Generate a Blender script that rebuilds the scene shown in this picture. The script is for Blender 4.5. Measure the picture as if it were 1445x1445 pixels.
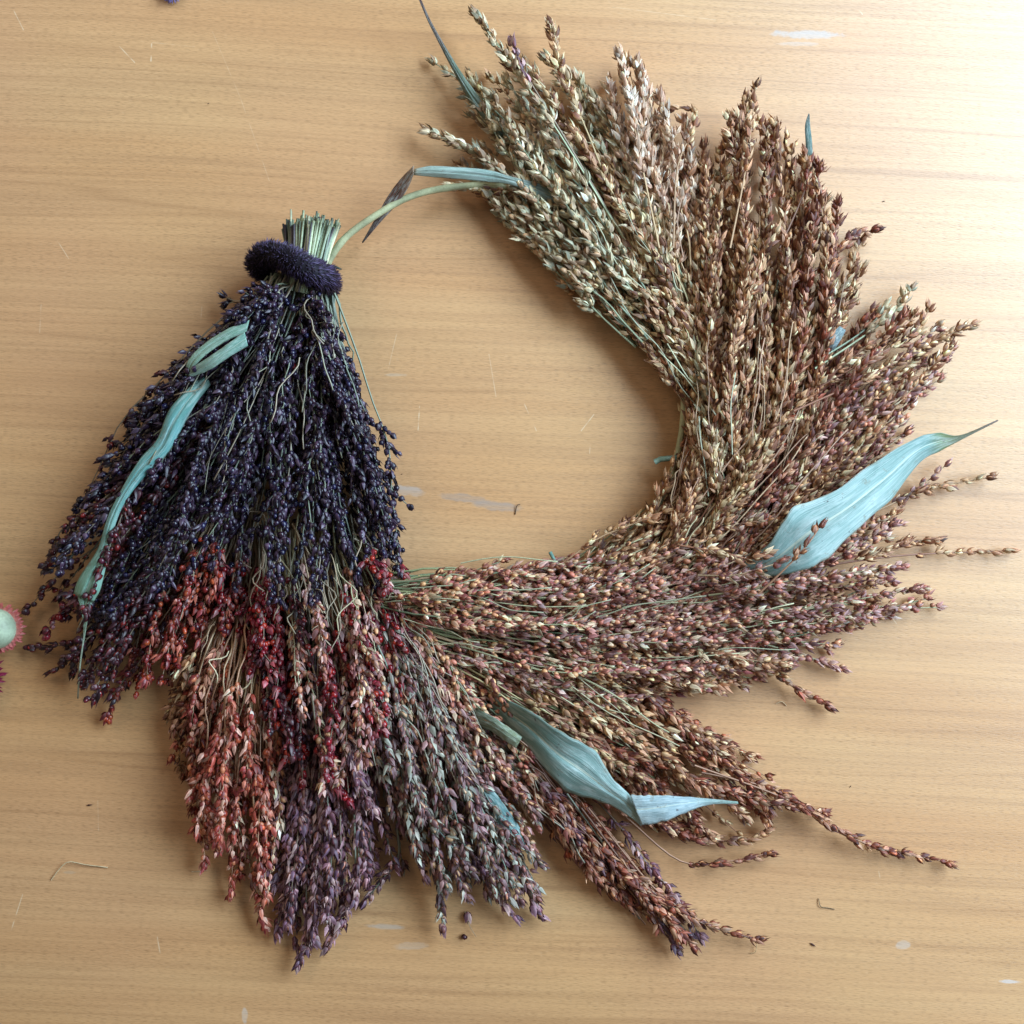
import bpy, math, random
import numpy as np
from mathutils import Vector

R = np.random.default_rng(11)
random.seed(11)
for o in list(bpy.data.objects):
    bpy.data.objects.remove(o)
scn = bpy.context.scene
C = scn.collection

# ------------------------------------------------------------------ camera, light, exposure
H = 0.62                       # camera height above the table
S = 0.60 / 1445.0              # metres per photograph pixel on the table plane
cam_d = bpy.data.cameras.new('camera')
cam = bpy.data.objects.new('camera', cam_d)
C.objects.link(cam)
cam.location = (0, 0, H)
cam_d.sensor_width = 36
cam_d.lens = 36 * H / 0.60
cam_d.clip_start = 0.01
cam_d.clip_end = 50
scn.camera = cam

w = bpy.data.worlds.new('World')
scn.world = w
w.use_nodes = True
bg = w.node_tree.nodes['Background']
bg.inputs[0].default_value = (1.0, 0.88, 0.74, 1)
bg.inputs[1].default_value = 0.12


def area(name, loc, target, sx, sy, power, col):
    l = bpy.data.lights.new(name, 'AREA')
    l.shape = 'RECTANGLE'
    l.size, l.size_y = sx, sy
    l.energy = power
    l.color = col
    o = bpy.data.objects.new(name, l)
    C.objects.link(o)
    o.location = loc
    o.rotation_euler = (Vector(target) - Vector(loc)).to_track_quat('-Z', 'Y').to_euler()
    return o


area('window_light', (1.12, 0.50, 0.90), (0.1, 0, 0), 1.7, 0.8, 64, (0.62, 0.82, 1.0))
area('room_light', (-1.3, 1.6, 1.9), (0, 0, 0), 1.4, 1.2, 12, (1.0, 0.84, 0.66))

scn.view_settings.view_transform = 'Standard'
scn.view_settings.look = 'None'
scn.view_settings.exposure = 0.0
scn.view_settings.gamma = 1


# ------------------------------------------------------------------ small helpers
def lin(c):
    c = np.asarray(c, float) / 255.0
    return np.where(c <= 0.04045, c / 12.92, ((c + 0.055) / 1.055) ** 2.4)


def P(px, py, z=0.0):
    """photo pixel + height above the table (m) -> point of the place"""
    k = (H - z) / H
    return np.array([(px - 722.5) * S * k, -(py - 722.5) * S * k, z])


def PA(a):
    a = np.asarray(a, float)
    k = (H - a[:, 2]) / H
    return np.stack([(a[:, 0] - 722.5) * S * k, -(a[:, 1] - 722.5) * S * k, a[:, 2]], 1)


def norm(v):
    return v / (np.linalg.norm(v, axis=-1, keepdims=True) + 1e-12)


class MB:
    """collects vertices, triangles and one colour per vertex"""
    def __init__(self):
        self.v, self.t, self.c, self.n = [], [], [], 0

    def add(self, v, t, c):
        v = np.asarray(v, float).reshape(-1, 3)
        c = np.asarray(c, float)
        if c.ndim == 1:
            c = np.tile(c, (len(v), 1))
        self.v.append(v)
        self.t.append(np.asarray(t, int).reshape(-1, 3) + self.n)
        self.c.append(c)
        self.n += len(v)

    def build(self, name, mat, parent=None, origin=None):
        v = np.concatenate(self.v)
        t = np.concatenate(self.t)
        c = np.concatenate(self.c)
        if origin is not None:
            v = v - np.asarray(origin)
        me = bpy.data.meshes.new(name)
        me.vertices.add(len(v))
        me.vertices.foreach_set('co', v.astype(np.float32).ravel())
        me.loops.add(len(t) * 3)
        me.loops.foreach_set('vertex_index', t.astype(np.int32).ravel())
        me.polygons.add(len(t))
        me.polygons.foreach_set('loop_start', np.arange(0, len(t) * 3, 3, dtype=np.int32))
        me.polygons.foreach_set('loop_total', np.full(len(t), 3, dtype=np.int32))
        me.update(calc_edges=True)
        me.polygons.foreach_set('use_smooth', np.ones(len(t), dtype=bool))
        at = me.attributes.new('tint', 'FLOAT_COLOR', 'POINT')
        if c.shape[1] == 3:
            c = np.concatenate([c, np.ones((len(c), 1))], 1)
        at.data.foreach_set('color', c.astype(np.float32).ravel())
        me.materials.append(mat)
        o = bpy.data.objects.new(name, me)
        C.objects.link(o)
        if origin is not None:
            o.location = origin
        if parent is not None:
            o.parent = parent
        return o


def tube(mb, pts, r, col, sides=3, shut=None):
    pts = np.asarray(pts, float)
    n = len(pts)
    r = np.broadcast_to(np.asarray(r, float), (n,))
    d = norm(np.gradient(pts, axis=0))
    up = np.array([0.05, 0.1, 1.0])
    a = norm(np.cross(d, up))
    b = np.cross(a, d)
    ang = np.arange(sides) * 2 * math.pi / sides + 0.4
    v = pts[:, None, :] + r[:, None, None] * (np.cos(ang)[None, :, None] * a[:, None, :] + np.sin(ang)[None, :, None] * b[:, None, :])
    i = np.arange(n - 1)[:, None] * sides
    k = np.arange(sides)[None, :]
    k2 = (k + 1) % sides
    q = np.stack([i + k, i + k2, i + sides + k2, i + sides + k], -1).reshape(-1, 4)
    t = np.concatenate([q[:, [0, 1, 2]], q[:, [0, 2, 3]]])
    col = np.asarray(col, float)
    if col.ndim == 2:
        col = np.repeat(col, sides, 0)
    # caps
    caps = []
    for s0 in ((0, (n - 1) * sides) if sides > 3 else ((n - 1) * sides,)):
        for j in range(1, sides - 1):
            caps.append((s0, s0 + j, s0 + j + 1))
    mb.add(v.reshape(-1, 3), np.concatenate([t, np.array(caps)]), col)


def catmull(p, n):
    p = np.asarray(p, float)
    q = np.vstack([2 * p[0] - p[1], p, 2 * p[-1] - p[-2]])
    out = []
    m = len(p) - 1
    for x in np.linspace(0, m, n):
        i = min(int(x), m - 1)
        t = x - i
        a, b, c, d = q[i], q[i + 1], q[i + 2], q[i + 3]
        out.append(0.5 * ((2 * b) + (c - a) * t + (2 * a - 5 * b + 4 * c - d) * t * t + (3 * b - a - 3 * c + d) * t ** 3))
    return np.array(out)


def empty(name, loc, label, cat, group=None):
    o = bpy.data.objects.new(name, None)
    C.objects.link(o)
    o.location = loc
    o.empty_display_size = 0.02
    o['label'] = label
    o['category'] = cat
    if group:
        o['group'] = group
    return o


def tag(o, label, cat, group=None):
    o['label'] = label
    o['category'] = cat
    if group:
        o['group'] = group
    return o


# ------------------------------------------------------------------ materials
class NT:
    def __init__(self, name):
        self.m = bpy.data.materials.new(name)
        self.m.use_nodes = True
        self.t = self.m.node_tree
        self.b = self.t.nodes['Principled BSDF']

    def n(self, typ, **kw):
        nd = self.t.nodes.new(typ)
        for k, v in kw.items():
            setattr(nd, k, v)
        return nd

    def l(self, a, b):
        self.t.links.new(a, b)

    def val(self, sock, v):
        if hasattr(v, 'is_output'):
            self.l(v, sock)
        else:
            sock.default_value = v

    def math(self, op, a, b=0.0, c=0.0, clamp=False):
        nd = self.n('ShaderNodeMath', operation=op, use_clamp=clamp)
        for i, x in enumerate((a, b, c)):
            self.val(nd.inputs[i], x)
        return nd.outputs[0]

    def mix(self, f, a, b, mode='MIX'):
        nd = self.n('ShaderNodeMix', data_type='RGBA', blend_type=mode)
        nd.clamp_factor = True
        self.val(nd.inputs[0], f)
        for s, x in ((nd.inputs[6], a), (nd.inputs[7], b)):
            if isinstance(x, (tuple, list, np.ndarray)):
                x = tuple(x)[:3] + (1,)
            self.val(s, x)
        return nd.outputs[2]

    def ramp(self, f, lo, hi):
        nd = self.n('ShaderNodeMapRange')
        nd.clamp = True
        self.val(nd.inputs[0], f)
        nd.inputs[1].default_value = lo
        nd.inputs[2].default_value = hi
        return nd.outputs[0]

    def noise(self, vec, scale, detail=2, rough=0.5, dist=0.0):
        nd = self.n('ShaderNodeTexNoise')
        self.l(vec, nd.inputs['Vector'])
        nd.inputs['Scale'].default_value = scale
        nd.inputs['Detail'].default_value = detail
        nd.inputs['Roughness'].default_value = rough
        nd.inputs['Distortion'].default_value = dist
        return nd.outputs[0]

    def bump(self, h, strength, dist):
        nd = self.n('ShaderNodeBump')
        nd.inputs['Strength'].default_value = strength
        nd.inputs['Distance'].default_value = dist
        self.l(h, nd.inputs['Height'])
        self.l(nd.outputs[0], self.b.inputs['Normal'])


def mat_tint(name, rough_gain=1.0, spec=0.5, grain=2500.0, amt=0.35, bump=0.3, sheen=0.0, bd=0.0003):
    """colour from the piece's own tint, alpha = roughness; fine mottling on top"""
    N = NT(name)
    at = N.n('ShaderNodeAttribute', attribute_name='tint')
    co = N.n('ShaderNodeTexCoord').outputs['Object']
    nz = N.noise(co, grain, 2)
    dark = N.mix(amt, at.outputs['Color'], (0.25, 0.2, 0.2), 'MULTIPLY')
    c = N.mix(N.ramp(nz, 0.42, 0.72), at.outputs['Color'], dark)
    N.l(c, N.b.inputs['Base Color'])
    N.l(N.math('MULTIPLY', at.outputs['Alpha'], rough_gain), N.b.inputs['Roughness'])
    N.b.inputs['Specular IOR Level'].default_value = spec
    if sheen:
        N.b.inputs['Sheen Weight'].default_value = sheen
    N.bump(nz, bump, bd)
    return N.m


M_grain = mat_tint('sorghum_grain', spec=0.65, bump=0.2)
M_stalk = mat_tint('dry_stalk', spec=0.4, grain=900, amt=0.3, bump=0.4)
M_bristle = mat_tint('purple_bristle', spec=0.35, grain=1500, amt=0.2, bump=0.0)
M_petal = mat_tint('dry_petal', spec=0.4, grain=700, amt=0.25, bump=0.3)


def mat_leaf(name):
    N = NT(name)
    at = N.n('ShaderNodeAttribute', attribute_name='tint')
    uv = N.n('ShaderNodeAttribute', attribute_name='leaf_uv').outputs['Vector']
    co = N.n('ShaderNodeTexCoord').outputs['Object']
    mp = N.n('ShaderNodeMapping')
    mp.inputs['Scale'].default_value = (48, 1.0, 1)
    N.l(uv, mp.inputs['Vector'])
    ribs = N.noise(mp.outputs[0], 1.0, 3, 0.65)
    mp2 = N.n('ShaderNodeMapping')
    mp2.inputs['Scale'].default_value = (7, 2.4, 1)
    N.l(uv, mp2.inputs['Vector'])
    blot = N.noise(mp2.outputs[0], 1.3, 4, 0.6, 0.6)
    patch = N.noise(co, 95, 3, 0.6)
    spots = N.noise(co, 420, 1, 0.4)
    c0 = at.outputs['Color']
    c1 = N.mix(N.ramp(ribs, 0.35, 0.7), N.mix(0.6, c0, (0.25, 0.42, 0.42), 'MULTIPLY'), c0)
    c2 = N.mix(N.ramp(blot, 0.45, 0.75), c1, N.mix(0.55, c1, (0.75, 0.86, 0.84)))
    c3 = N.mix(N.math('MULTIPLY', N.ramp(patch, 0.55, 0.75), 0.55), c2, N.mix(0.6, c2, (0.30, 0.42, 0.40), 'MULTIPLY'))
    c4 = N.mix(N.math('MULTIPLY', N.ramp(spots, 0.74, 0.78), 0.7), c3, (0.08, 0.06, 0.07))
    sp = N.n('ShaderNodeSeparateXYZ')
    N.l(uv, sp.inputs[0])
    rib = N.ramp(N.math('ABSOLUTE', N.math('SUBTRACT', sp.outputs[0], 0.48)), 0.030, 0.012)
    c4 = N.mix(N.math('MULTIPLY', rib, 0.6), c4, (0.72, 0.76, 0.62))
    edge = N.ramp(N.math('ADD', N.math('ABSOLUTE', N.math('SUBTRACT', sp.outputs[0], 0.5)), N.math('MULTIPLY', patch, 0.12)), 0.53, 0.58)
    c4 = N.mix(N.math('MULTIPLY', edge, 0.55), c4, (0.34, 0.26, 0.14))
    stain = N.noise(co, 160, 4, 0.7)
    c4 = N.mix(N.math('MULTIPLY', N.ramp(stain, 0.60, 0.68), 0.5), c4, (0.22, 0.20, 0.14))
    N.l(c4, N.b.inputs['Base Color'])
    N.b.inputs['Roughness'].default_value = 0.55
    N.b.inputs['Specular IOR Level'].default_value = 0.35
    N.b.inputs['Transmission Weight'].default_value = 0.0
    N.bump(N.math('ADD', N.math('MULTIPLY', ribs, 1.0), N.math('MULTIPLY', patch, 0.35)), 0.8, 0.0008)
    return N.m


M_leaf = mat_leaf('dry_leaf')


def mat_table():
    N = NT('beech_table')
    geo = N.n('ShaderNodeNewGeometry')
    rot = N.n('ShaderNodeMapping')
    rot.inputs['Rotation'].default_value = (0, 0, math.radians(2.6))
    N.l(geo.outputs['Position'], rot.inputs['Vector'])
    v = rot.outputs[0]
    # slow wander of the fibres
    wn = N.n('ShaderNodeTexNoise')
    N.l(v, wn.inputs['Vector'])
    wn.inputs['Scale'].default_value = 3.0
    wn.inputs['Detail'].default_value = 1
    off = N.n('ShaderNodeVectorMath', operation='MULTIPLY_ADD')
    N.l(wn.outputs['Color'], off.inputs[0])
    off.inputs[1].default_value = (0, 0.014, 0)
    N.l(v, off.inputs[2])
    vv = off.outputs[0]

    def stretched(sx, sy, detail=2, rough=0.5, loc=(0, 0, 0)):
        mp = N.n('ShaderNodeMapping')
        mp.inputs['Scale'].default_value = (sx, sy, 1)
        mp.inputs['Location'].default_value = loc
        N.l(vv, mp.inputs['Vector'])
        return N.noise(mp.outputs[0], 1.0, detail, rough)

    band = stretched(1.0, 15, 3, 0.55)
    band2 = stretched(2.2, 75, 3, 0.6, (3, 1, 0))
    streak = stretched(9, 420, 3, 0.6, (7, 4, 0))
    late = stretched(0.8, 38, 1, 0.4, (2, 9, 0))
    pore = stretched(250, 2500, 1, 0.5, (1, 5, 0))
    pore_amt = stretched(6, 60, 2, 0.5, (4, 4, 1))
    ray = stretched(330, 2600, 1, 0.5, (11, 2, 0))
    tone = stretched(4, 3.5, 2, 0.5, (9, 9, 0))

    base = N.mix(N.ramp(band, 0.32, 0.68), lin((210, 157, 104)), lin((223, 179, 127)))
    base = N.mix(N.math('MULTIPLY', N.ramp(band2, 0.45, 0.7), 0.4), base, lin((184, 138, 94)))
    base = N.mix(N.math('MULTIPLY', N.ramp(tone, 0.42, 0.66), 0.55), base, lin((212, 158, 116)))
    # dark latewood lines: narrow level sets of a stretched field
    ll = N.math('ABSOLUTE', N.math('SUBTRACT', N.math('FRACT', N.math('MULTIPLY', late, 9.0)), 0.5))
    ll = N.math('MULTIPLY', N.ramp(ll, 0.10, 0.0), N.ramp(band2, 0.38, 0.62))
    base = N.mix(N.math('MULTIPLY', ll, 0.26), base, lin((140, 92, 52)))
    base = N.mix(N.math('MULTIPLY', N.ramp(streak, 0.42, 0.75), 0.3), base, lin((150, 105, 66)))
    pm = N.math('MULTIPLY', N.ramp(pore, 0.48, 0.74), N.math('MULTIPLY_ADD', N.ramp(pore_amt, 0.3, 0.7), 0.22, 0.28))
    base = N.mix(pm, base, lin((124, 86, 54)))
    base = N.mix(N.math('MULTIPLY', N.ramp(ray, 0.62, 0.78), 0.22), base, lin((236, 208, 168)))

    sep = N.n('ShaderNodeSeparateXYZ')
    N.l(geo.outputs['Position'], sep.inputs[0])
    X, Y = sep.outputs[0], sep.outputs[1]
    rag = N.noise(geo.outputs['Position'], 140, 3, 0.6)

    def blot(px, py, rx, ry, ang, col, a, base):
        p = P(px, py)
        ca, sa = math.cos(ang), math.sin(ang)
        dx = N.math('SUBTRACT', X, float(p[0]))
        dy = N.math('SUBTRACT', Y, float(p[1]))
        u = N.math('DIVIDE', N.math('ADD', N.math('MULTIPLY', dx, ca), N.math('MULTIPLY', dy, sa)), rx * S)
        q = N.math('DIVIDE', N.math('SUBTRACT', N.math('MULTIPLY', dy, ca), N.math('MULTIPLY', dx, sa)), ry * S)
        d = N.math('SQRT', N.math('ADD', N.math('MULTIPLY', u, u), N.math('MULTIPLY', q, q)))
        d = N.math('ADD', d, N.math('MULTIPLY', N.math('SUBTRACT', rag, 0.5), 1.5))
        f = N.math('MULTIPLY', N.ramp(d, 1.15, 0.75), a)
        f = N.math('MULTIPLY', f, N.math('MULTIPLY_ADD', N.ramp(streak, 0.35, 0.65), 0.5, 0.5))
        return N.mix(f, base, lin(col))

    for bx in ((655, 703, 34, 6, -0.12, (170, 148, 132), 0.85), (700, 714, 32, 7, -0.10, (172, 150, 134), 0.9),
               (575, 692, 26, 7, -0.15, (196, 182, 172), 0.6), (1140, 49, 44, 6, -0.03, (186, 194, 200), 0.55),
               (1130, 62, 34, 3, 0, (196, 198, 198), 0.35), (1424, 1385, 17, 3, -0.05, (214, 220, 226), 0.7),
               (545, 1308, 26, 4, -0.05, (200, 190, 176), 0.55), (580, 1335, 22, 5, 0.05, (200, 190, 176), 0.5),
               (345, 1432, 4, 12, 0.05, (214, 208, 198), 0.6), (1275, 1333, 10, 6, 0, (215, 212, 205), 0.4),
               (97, 1231, 10, 2, 0, (196, 170, 140), 0.5), (555, 529, 16, 2.5, 0, (205, 190, 168), 0.5)):
        base = blot(*bx, base)

    def scratch(x0, y0, x1, y1, wd, a, base):
        A, B = P(x0, y0), P(x1, y1)
        L = float(np.linalg.norm(B - A))
        d = (B - A) / L
        dx = N.math('SUBTRACT', X, float(A[0]))
        dy = N.math('SUBTRACT', Y, float(A[1]))
        al = N.math('ADD', N.math('MULTIPLY', dx, float(d[0])), N.math('MULTIPLY', dy, float(d[1])))
        cl = N.math('MINIMUM', N.math('MAXIMUM', al, 0.0), L)
        ex = N.math('SUBTRACT', dx, N.math('MULTIPLY', cl, float(d[0])))
        ey = N.math('SUBTRACT', dy, N.math('MULTIPLY', cl, float(d[1])))
        dist = N.math('SQRT', N.math('ADD', N.math('MULTIPLY', ex, ex), N.math('MULTIPLY', ey, ey)))
        f = N.math('MULTIPLY', N.ramp(dist, wd * S * 1.1, wd * S * 0.4), N.math('MULTIPLY', N.ramp(rag, 0.38, 0.56), a))
        return N.mix(f, base, lin((240, 216, 180)))

    for sx in ((300, 45, 340, 140, 0.6, .25), (340, 140, 380, 255, 0.6, .3), (18, 12, 33, 42, 0.9, .6), (169, 66, 190, 88, 0.9, .7),
               (214, 62, 213, 86, 1.1, .8), (215, 60, 275, 66, 0.6, .3), (592, 573, 590, 607, 0.9, .7), (740, 570, 757, 608, 0.8, .5),
               (820, 608, 838, 585, 0.8, .6), (690, 500, 700, 560, 0.8, .4), (833, 625, 832, 640, 0.8, .5), (78, 335, 97, 365, 0.7, .5),
               (58, 430, 56, 470, 0.8, .4), (32, 1262, 16, 1312, 0.9, .6), (222, 1322, 226, 1346, 1.0, .5), (138, 1130, 139, 1172, 0.8, .3),
               (865, 10, 1010, 28, 0.7, .3), (1210, 12, 1217, 20, 1.0, .8), (285, 432, 283, 455, 0.8, .5), (600, 860, 640, 900, 0.6, .3),
               (1230, 830, 1265, 880, 0.9, .4), (1240, 1230, 1243, 1245, 0.9, .4), (560, 470, 548, 520, 0.7, .35)):
        base = scratch(*sx, base)

    N.l(base, N.b.inputs['Base Color'])
    N.b.inputs['Specular IOR Level'].default_value = 1.0
    N.l(N.math('MULTIPLY_ADD', streak, 0.14, 0.35), N.b.inputs['Roughness'])
    hgt = N.math('SUBTRACT', N.math('MULTIPLY', streak, 0.35), pm)
    N.bump(hgt, 0.22, 0.0006)
    return N.m


# ------------------------------------------------------------------ the table (setting)
def build_table():
    import bmesh
    bm = bmesh.new()
    x, y, t, b = 1.1, 0.8, 0.028, 0.003
    bmesh.ops.create_cube(bm, size=1)
    for v in bm.verts:
        v.co = (v.co.x * 2 * x, v.co.y * 2 * y, v.co.z * t - t / 2)
    bmesh.ops.bevel(bm, geom=list(bm.edges), offset=b, segments=3, affect='EDGES')
    me = bpy.data.meshes.new('table_top')
    bm.to_mesh(me)
    bm.free()
    me.materials.append(mat_table())
    o = bpy.data.objects.new('table_top', me)
    C.objects.link(o)
    o['kind'] = 'structure'
    o['label'] = 'pale beech table top with fine horizontal grain and light scratches'


build_table()

# ------------------------------------------------------------------ spikelet templates
def spikelet_template(seed=True, segs=6, rings=4, fl=0.0, gk=1.0, ng=3, gr=3):
    V, T, K, G = [], [], [], []     # K: 0 seed, 1 glume ; G: 0..1 along
    if seed:
        c, a, b = 0.44, 0.38, 0.285
        V.append((c - a, 0, 0)); K.append(0); G.append(0)
        for i in range(1, rings):
            th = math.pi * i / rings
            for k in range(segs):
                ph = 2 * math.pi * k / segs
                r = b * math.sin(th) * (1.0 + 0.1 * math.cos(th))
                V.append((c - a * math.cos(th), r * math.cos(ph), r * math.sin(ph))); K.append(0); G.append(i / rings)
        V.append((c + a, 0, 0)); K.append(0); G.append(1)
        for k in range(segs):
            k2 = (k + 1) % segs
            T.append((0, 1 + k2, 1 + k))
            for i in range(rings - 2):
                p = 1 + i * segs
                T.append((p + k, p + k2, p + segs + k2)); T.append((p + k, p + segs + k2, p + segs + k))
            p = 1 + (rings - 2) * segs
            T.append((p + k, p + k2, len(V) - 1))
    gl = ((0.0, 1.08, 1.0), (2.3, 0.95, .9), (4.2, 0.72, .8)) if seed else ((0.0, 1.15, .8), (math.pi, 1.0, .8), (math.pi * 0.5, 0.85, .7))
    for az, ln, wm in gl[:ng]:
        ln = ln * gk
        n0 = len(V)
        rows = [(0.26, 0.29, .85), (0.52, 0.325 + fl * 0.5, .78), (0.8, 0.21 + fl, 0.55)]
        if gr < 3:
            rows = [(0.30, 0.30, .9), (0.68, 0.28 + fl * .7, .7)]
        if gr < 2:
            rows = [(0.45, 0.32 + fl * .5, .9)]
        V.append((0.0, 0.05 * math.cos(az), 0.05 * math.sin(az))); K.append(1); G.append(0)
        for (x, r, sp) in rows:
            for s_ in (-1, 0, 1):
                ph = az + s_ * sp * wm
                rr = r * (1.08 if s_ == 0 else 1.0)
                V.append((x * ln, rr * math.cos(ph), rr * math.sin(ph))); K.append(1); G.append(x * .6 + (-.55 if s_ == -1 else (.45 if s_ == 0 else -.2)))
        V.append((1.22 * ln, (0.07 + fl * 1.6) * math.cos(az), (0.07 + fl * 1.6) * math.sin(az))); K.append(1); G.append(0.2)
        T += [(n0, n0 + 1, n0 + 2), (n0, n0 + 2, n0 + 3)]
        for i in range(len(rows) - 1):
            for j in range(2):
                p = n0 + 1 + i * 3 + j
                T.append((p, p + 3, p + 4)); T.append((p, p + 4, p + 1))
        p = n0 + 1 + (len(rows) - 1) * 3
        T.append((p, p + 3, p + 1)); T.append((p + 1, p + 3, p + 2))
    return np.array(V), np.array(T), np.array(K), np.array(G)


T_FULL = spikelet_template(True, 6, 4, 0.0, gr=2)
T_OPEN = spikelet_template(True, 6, 4, 0.10, gr=2)
T_HUSK = spikelet_template(False, 5, 3, 0.07, gr=2)
T_ROUND = spikelet_template(True, 6, 4, 0.03, 0.74, 2, 2)
M_FULL = spikelet_template(True, 4, 4, 0.02, 1.0, 2, 1)
M_OPEN = spikelet_template(True, 4, 3, 0.10, 1.0, 2, 1)
M_HUSK = spikelet_template(False, 4, 3, 0.07, 1.0, 3, 1)
M_ROUND = spikelet_template(True, 5, 4, 0.03, 0.74, 1, 1)
T_LOW = spikelet_template(True, 3, 3, 0.05, 1.0, 1, 1)
SETS = {2: (T_FULL, T_OPEN, T_HUSK, T_ROUND), 1: (M_FULL, M_OPEN, M_HUSK, M_ROUND), 0: (T_LOW, T_LOW, T_LOW, T_LOW)}

# palettes: seed colours, glume colours, stalk colours, seed roughness, open-husk share, size
PAL = {
    'green':   dict(seed=[(218, 192, 149), (198, 179, 141), (222, 177, 134)], gl=[(204, 191, 155), (182, 180, 152), (227, 200, 164), (174, 142, 113)], st=[(165, 176, 143), (140, 156, 132)], ro=.5, op=.22, sz=1.12),
    'tan':     dict(seed=[(229, 192, 140), (207, 164, 118), (175, 128, 88)], gl=[(222, 189, 143), (194, 148, 115), (234, 206, 166), (135, 88, 66)], st=[(193, 167, 123), (165, 154, 116)], ro=.5, op=.2, sz=1.1),
    'peach':   dict(seed=[(225, 185, 148), (207, 165, 132)], gl=[(230, 192, 162), (207, 163, 137), (236, 212, 190)], st=[(198, 165, 123)], ro=.55, op=.28, sz=1.08),
    'brown':   dict(seed=[(225, 178, 126), (177, 124, 85), (202, 152, 103), (244, 212, 164)], gl=[(177, 124, 90), (144, 92, 65), (214, 169, 127), (117, 73, 55), (194, 143, 112), (231, 199, 158)], st=[(176, 140, 105), (154, 105, 81)], ro=.5, op=.22, sz=1.06),
    'redbrown': dict(seed=[(166, 90, 60), (142, 71, 48), (182, 122, 78)], gl=[(143, 75, 55), (176, 122, 96), (106, 51, 42), (196, 149, 116)], st=[(165, 121, 94), (132, 92, 72)], ro=.45, op=.25, sz=1.05),
    'rosy':    dict(seed=[(192, 126, 95), (173, 100, 80), (213, 161, 117), (150, 90, 75)], gl=[(182, 125, 115), (217, 172, 159), (139, 87, 85), (174, 136, 134), (228, 197, 164)], st=[(165, 160, 123), (184, 158, 127)], ro=.45, op=.24, rd=0.3, sz=1.0),
    'straw':   dict(seed=[(199, 136, 98), (184, 114, 93), (220, 166, 116)], gl=[(224, 174, 141), (176, 113, 99), (237, 204, 162), (150, 83, 82)], st=[(151, 159, 116), (125, 140, 108), (172, 172, 133)], ro=.45, op=.2, rd=0.3, sz=1.0),
    'gold':    dict(seed=[(199, 162, 111), (180, 134, 93)], gl=[(205, 174, 130), (186, 143, 111), (159, 107, 85)], st=[(187, 171, 123)], ro=.5, op=.2, sz=1.04),
    'purple':  dict(seed=[(140, 86, 85), (114, 66, 77), (167, 109, 91)], gl=[(126, 86, 99), (167, 126, 133), (92, 55, 67), (183, 148, 143), (106, 75, 95)], st=[(149, 132, 114), (123, 129, 114)], ro=.38, op=.2, sz=1.1),
    'teal':    dict(seed=[(157, 102, 79), (134, 84, 75), (189, 149, 111)], gl=[(149, 142, 129), (129, 95, 97), (162, 162, 146), (105, 71, 77), (142, 105, 103)], st=[(136, 154, 136), (114, 136, 127)], ro=.4, op=.2, sz=1.08),
    'orange':  dict(seed=[(184, 86, 56), (157, 63, 46), (199, 121, 86), (147, 81, 69)], gl=[(204, 122, 100), (166, 72, 58), (224, 166, 144), (140, 52, 48)], st=[(228, 197, 161), (201, 156, 125)], ro=.33, op=.25, rd=0.5, sz=1.08),
    'crimson': dict(seed=[(145, 27, 28), (122, 20, 30), (166, 50, 35), (132, 34, 51)], gl=[(115, 32, 44), (147, 71, 77), (88, 20, 35), (158, 105, 106)], st=[(150, 128, 104), (128, 118, 98)], ro=.27, op=.15, rd=1, sz=1.08),
    'dark':    dict(seed=[(44, 30, 53), (32, 25, 47), (56, 34, 50), (34, 32, 64)], gl=[(44, 28, 46), (61, 41, 61), (30, 22, 38), (79, 62, 82)], st=[(136, 146, 124), (112, 122, 108), (150, 140, 122)], ro=.25, op=.14, rd=0.9, sz=0.98),
    'wine':    dict(seed=[(84, 26, 34), (64, 24, 38), (112, 30, 30)], gl=[(64, 28, 37), (88, 51, 57), (44, 20, 30)], st=[(140, 128, 108)], ro=.28, op=.15, rd=1, sz=1.0),
    'dred':    dict(seed=[(163, 54, 32), (115, 31, 32), (176, 81, 46), (81, 29, 40)], gl=[(138, 50, 42), (109, 35, 38), (168, 94, 76)], st=[(160, 136, 112)], ro=.27, op=.18, rd=1, sz=1.0),
}
for p in PAL.values():
    for k in ('seed', 'gl', 'st'):
        p[k] = np.array([lin(c) for c in p[k]])

GL = 5.0e-3      # spikelet length (m)


class Sprig:
    pass


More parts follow.
